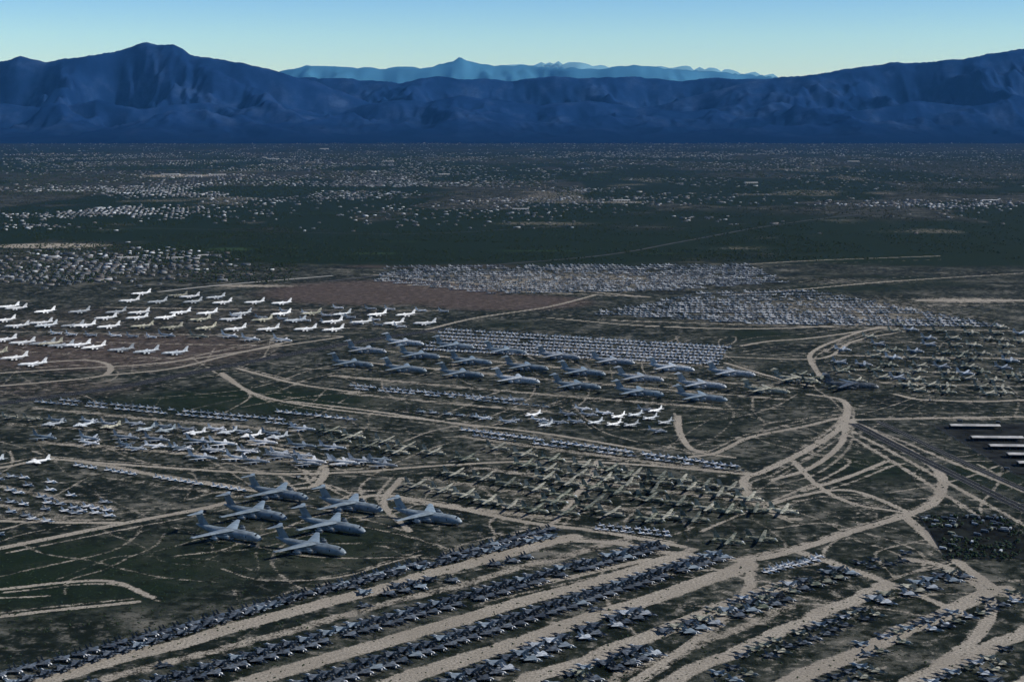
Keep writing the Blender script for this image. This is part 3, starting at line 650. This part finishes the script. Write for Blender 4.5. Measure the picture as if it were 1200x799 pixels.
# ---------------- mountains ----------------
def mountain(name,ridges,x0,x1,dx,y0,y1,dy,mat,jit=18,seed=40,amp=.62,sc=1.0):
    gx=np.arange(x0,x1,dx); gy=np.arange(y0,y1,dy); XX,YY=np.meshgrid(gx,gy); h=np.zeros_like(XX)-5
    wx=(XX+900*sc*(fbm(XX/3000/sc,YY/3000/sc,4,seed+9)-.5))/sc; wy=(YY+900*sc*(fbm(XX/3000/sc,YY/3000/sc,4,seed+19)-.5))/sc
    R=ridged(wx/2100+wy/6000,wy/3000-wx/9000,5,seed,.53); R2=fbm(wx/520,wy/700,4,seed+5,.55)
    er=np.clip(.8*R+.2*R2,0,1); er=(er-np.percentile(er,1))/(np.percentile(er,99)-np.percentile(er,1)); er=np.clip(er,0,1.05)
    warp=(fbm(XX/2200/sc,YY/1800/sc,4,seed+61)-.5)*5200*sc
    jn=(fbm(XX/320/sc,YY/320/sc,4,seed+3)-.5)*2
    for pts,yd,wf,wb in ridges:
        wxz=[PY(u,v,yd) for u,v in pts]; cx=np.array([a for a,_ in wxz]); cz=np.array([b for _,b in wxz])
        ycg=yd+900*sc*(fbm(gx/1900/sc,gx*0+yd/777,3,seed+21)-.5)*2
        t=(ycg[None,:]-YY); tt=np.where(t>=0,t/wf,-t/wb)
        crest=np.interp(XX+warp*np.clip(tt,0,1),cx,cz,left=-50,right=-50)
        crest=crest*(1+(ycg-yd)/yd)[None,:]+jit*1.6*jn
        f=np.clip(1-tt,0,1)**1.3
        a=amp*sstep(0,.18,tt)
        h=np.maximum(h,crest*f*(1-a*(1-er)*1.25))
    h+=40*sstep(0,1,(YY-y0)/3500)*fbm(XX/800,YY/800,3,seed+30)
    h[0,:]=-8
    me=bpy.data.meshes.new(name); V=np.stack([XX,YY,h],-1).reshape(-1,3); ny,nx=XX.shape; idx=np.arange(V.shape[0]).reshape(ny,nx)
    me.vertices.add(len(V)); me.vertices.foreach_set('co',V.ravel())
    q=np.stack([idx[:-1,:-1],idx[:-1,1:],idx[1:,1:],idx[1:,:-1]],-1).reshape(-1); nf=len(q)//4
    me.loops.add(len(q)); me.loops.foreach_set('vertex_index',q.astype(np.int32)); me.polygons.add(nf); me.polygons.foreach_set('loop_start',(np.arange(nf)*4).astype(np.int32))
    try: me.polygons.foreach_set('loop_total',np.full(nf,4,np.int32))
    except Exception: pass
    me.update(calc_edges=True); me.shade_smooth(); me.materials.append(mat)
    o=bpy.data.objects.new(name,me); scene.collection.objects.link(o)
def mmat(n,c1,c2,c3,low=None):
    m,nt,b=newmat(n); q=NB(nt); g=q.n('ShaderNodeNewGeometry'); pos=g.outputs['Position']
    a=q.noise(pos,.0012,8,.65); d=q.noise(pos,.006,6,.7)
    c=q.ramp(a,[(.35,c1),(.5,c2),(.68,c3)]); c=q.mix(q.mr(d,.4,.65,0,.6),c,c1)
    if low:
        s=q.n('ShaderNodeSeparateXYZ'); q.l(pos,s.inputs[0]); c=q.mix(q.mr(s.outputs[2],520,20,0,.9),c,low)
    q.l(c,b.inputs['Base Color']); b.inputs['Roughness'].default_value=1; spec(b,0); return m
Mm=mmat('mountain_rock_haze_blue',(.003,.013,.050),(.007,.023,.078),(.026,.052,.12),(.003,.009,.030))  # blue of the aerial haze is painted into the rock colour
Mm2=mmat('far_mountain_rock_haze_blue',(.035,.12,.22),(.038,.125,.23),(.042,.13,.24))  # lighter painted haze blue for the range farther off
Mm3=mmat('farthest_mountain_rock_haze_blue',(.12,.26,.38),(.12,.26,.38),(.13,.27,.39))  # palest painted haze blue, for the farthest range
r1=[(-400,100),(-200,84),(-60,78),(0,75),(18,71),(30,67),(45,70),(60,73),(80,70),(100,68),(118,66),(130,63),(150,57),(163,52),(173,50),(185,53),(205,53),(216,58),(226,65),(245,68),(262,71),(285,74),(305,79),(330,86),(370,97),(420,118),(470,140),(520,165)]
r2=[(200,110),(280,98),(350,92),(400,92),(430,95),(470,98),(495,92),(515,90),(540,94),(575,94),(600,97),(625,93),(650,90),(680,93),(710,91),(745,91),(775,94),(800,96),(830,92),(860,93),(900,93),(940,91),(980,92),(1100,95),(1300,110)]
r3=[(620,165),(700,146),(760,128),(820,112),(870,99),(905,94),(930,90),(960,87),(985,84),(1005,80),(1030,78),(1050,75),(1075,75),(1100,72),(1125,70),(1150,66),(1175,62),(1200,59),(1260,52),(1330,60),(1450,70),(1600,100)]
r4=[(340,165),(390,135),(430,122),(470,117),(500,121),(540,112),(580,118),(630,126),(690,119),(740,127),(800,133),(860,126),(930,132),(980,150),(1020,165)]
r5=[(-400,150),(-100,128),(0,122),(60,130),(120,118),(170,128),(240,121),(300,133),(350,142),(390,165)]
r6=[(900,165),(960,140),(1020,128),(1080,120),(1140,126),(1200,116),(1300,120),(1500,140)]
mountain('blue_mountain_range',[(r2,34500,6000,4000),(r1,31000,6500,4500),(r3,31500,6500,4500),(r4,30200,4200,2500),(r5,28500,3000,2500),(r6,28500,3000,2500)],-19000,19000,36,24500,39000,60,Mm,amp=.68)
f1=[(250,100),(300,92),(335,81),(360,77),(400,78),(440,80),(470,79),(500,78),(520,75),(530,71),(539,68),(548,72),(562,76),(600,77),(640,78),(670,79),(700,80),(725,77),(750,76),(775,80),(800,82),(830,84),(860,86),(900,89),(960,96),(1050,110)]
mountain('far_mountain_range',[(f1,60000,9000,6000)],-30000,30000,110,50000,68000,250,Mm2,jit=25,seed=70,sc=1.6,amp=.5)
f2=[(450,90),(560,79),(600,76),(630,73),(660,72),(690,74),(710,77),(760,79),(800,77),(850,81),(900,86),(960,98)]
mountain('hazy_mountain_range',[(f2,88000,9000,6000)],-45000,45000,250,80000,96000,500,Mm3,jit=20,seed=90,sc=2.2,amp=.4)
print('objects',len(bpy.data.objects),'houses',len(items))
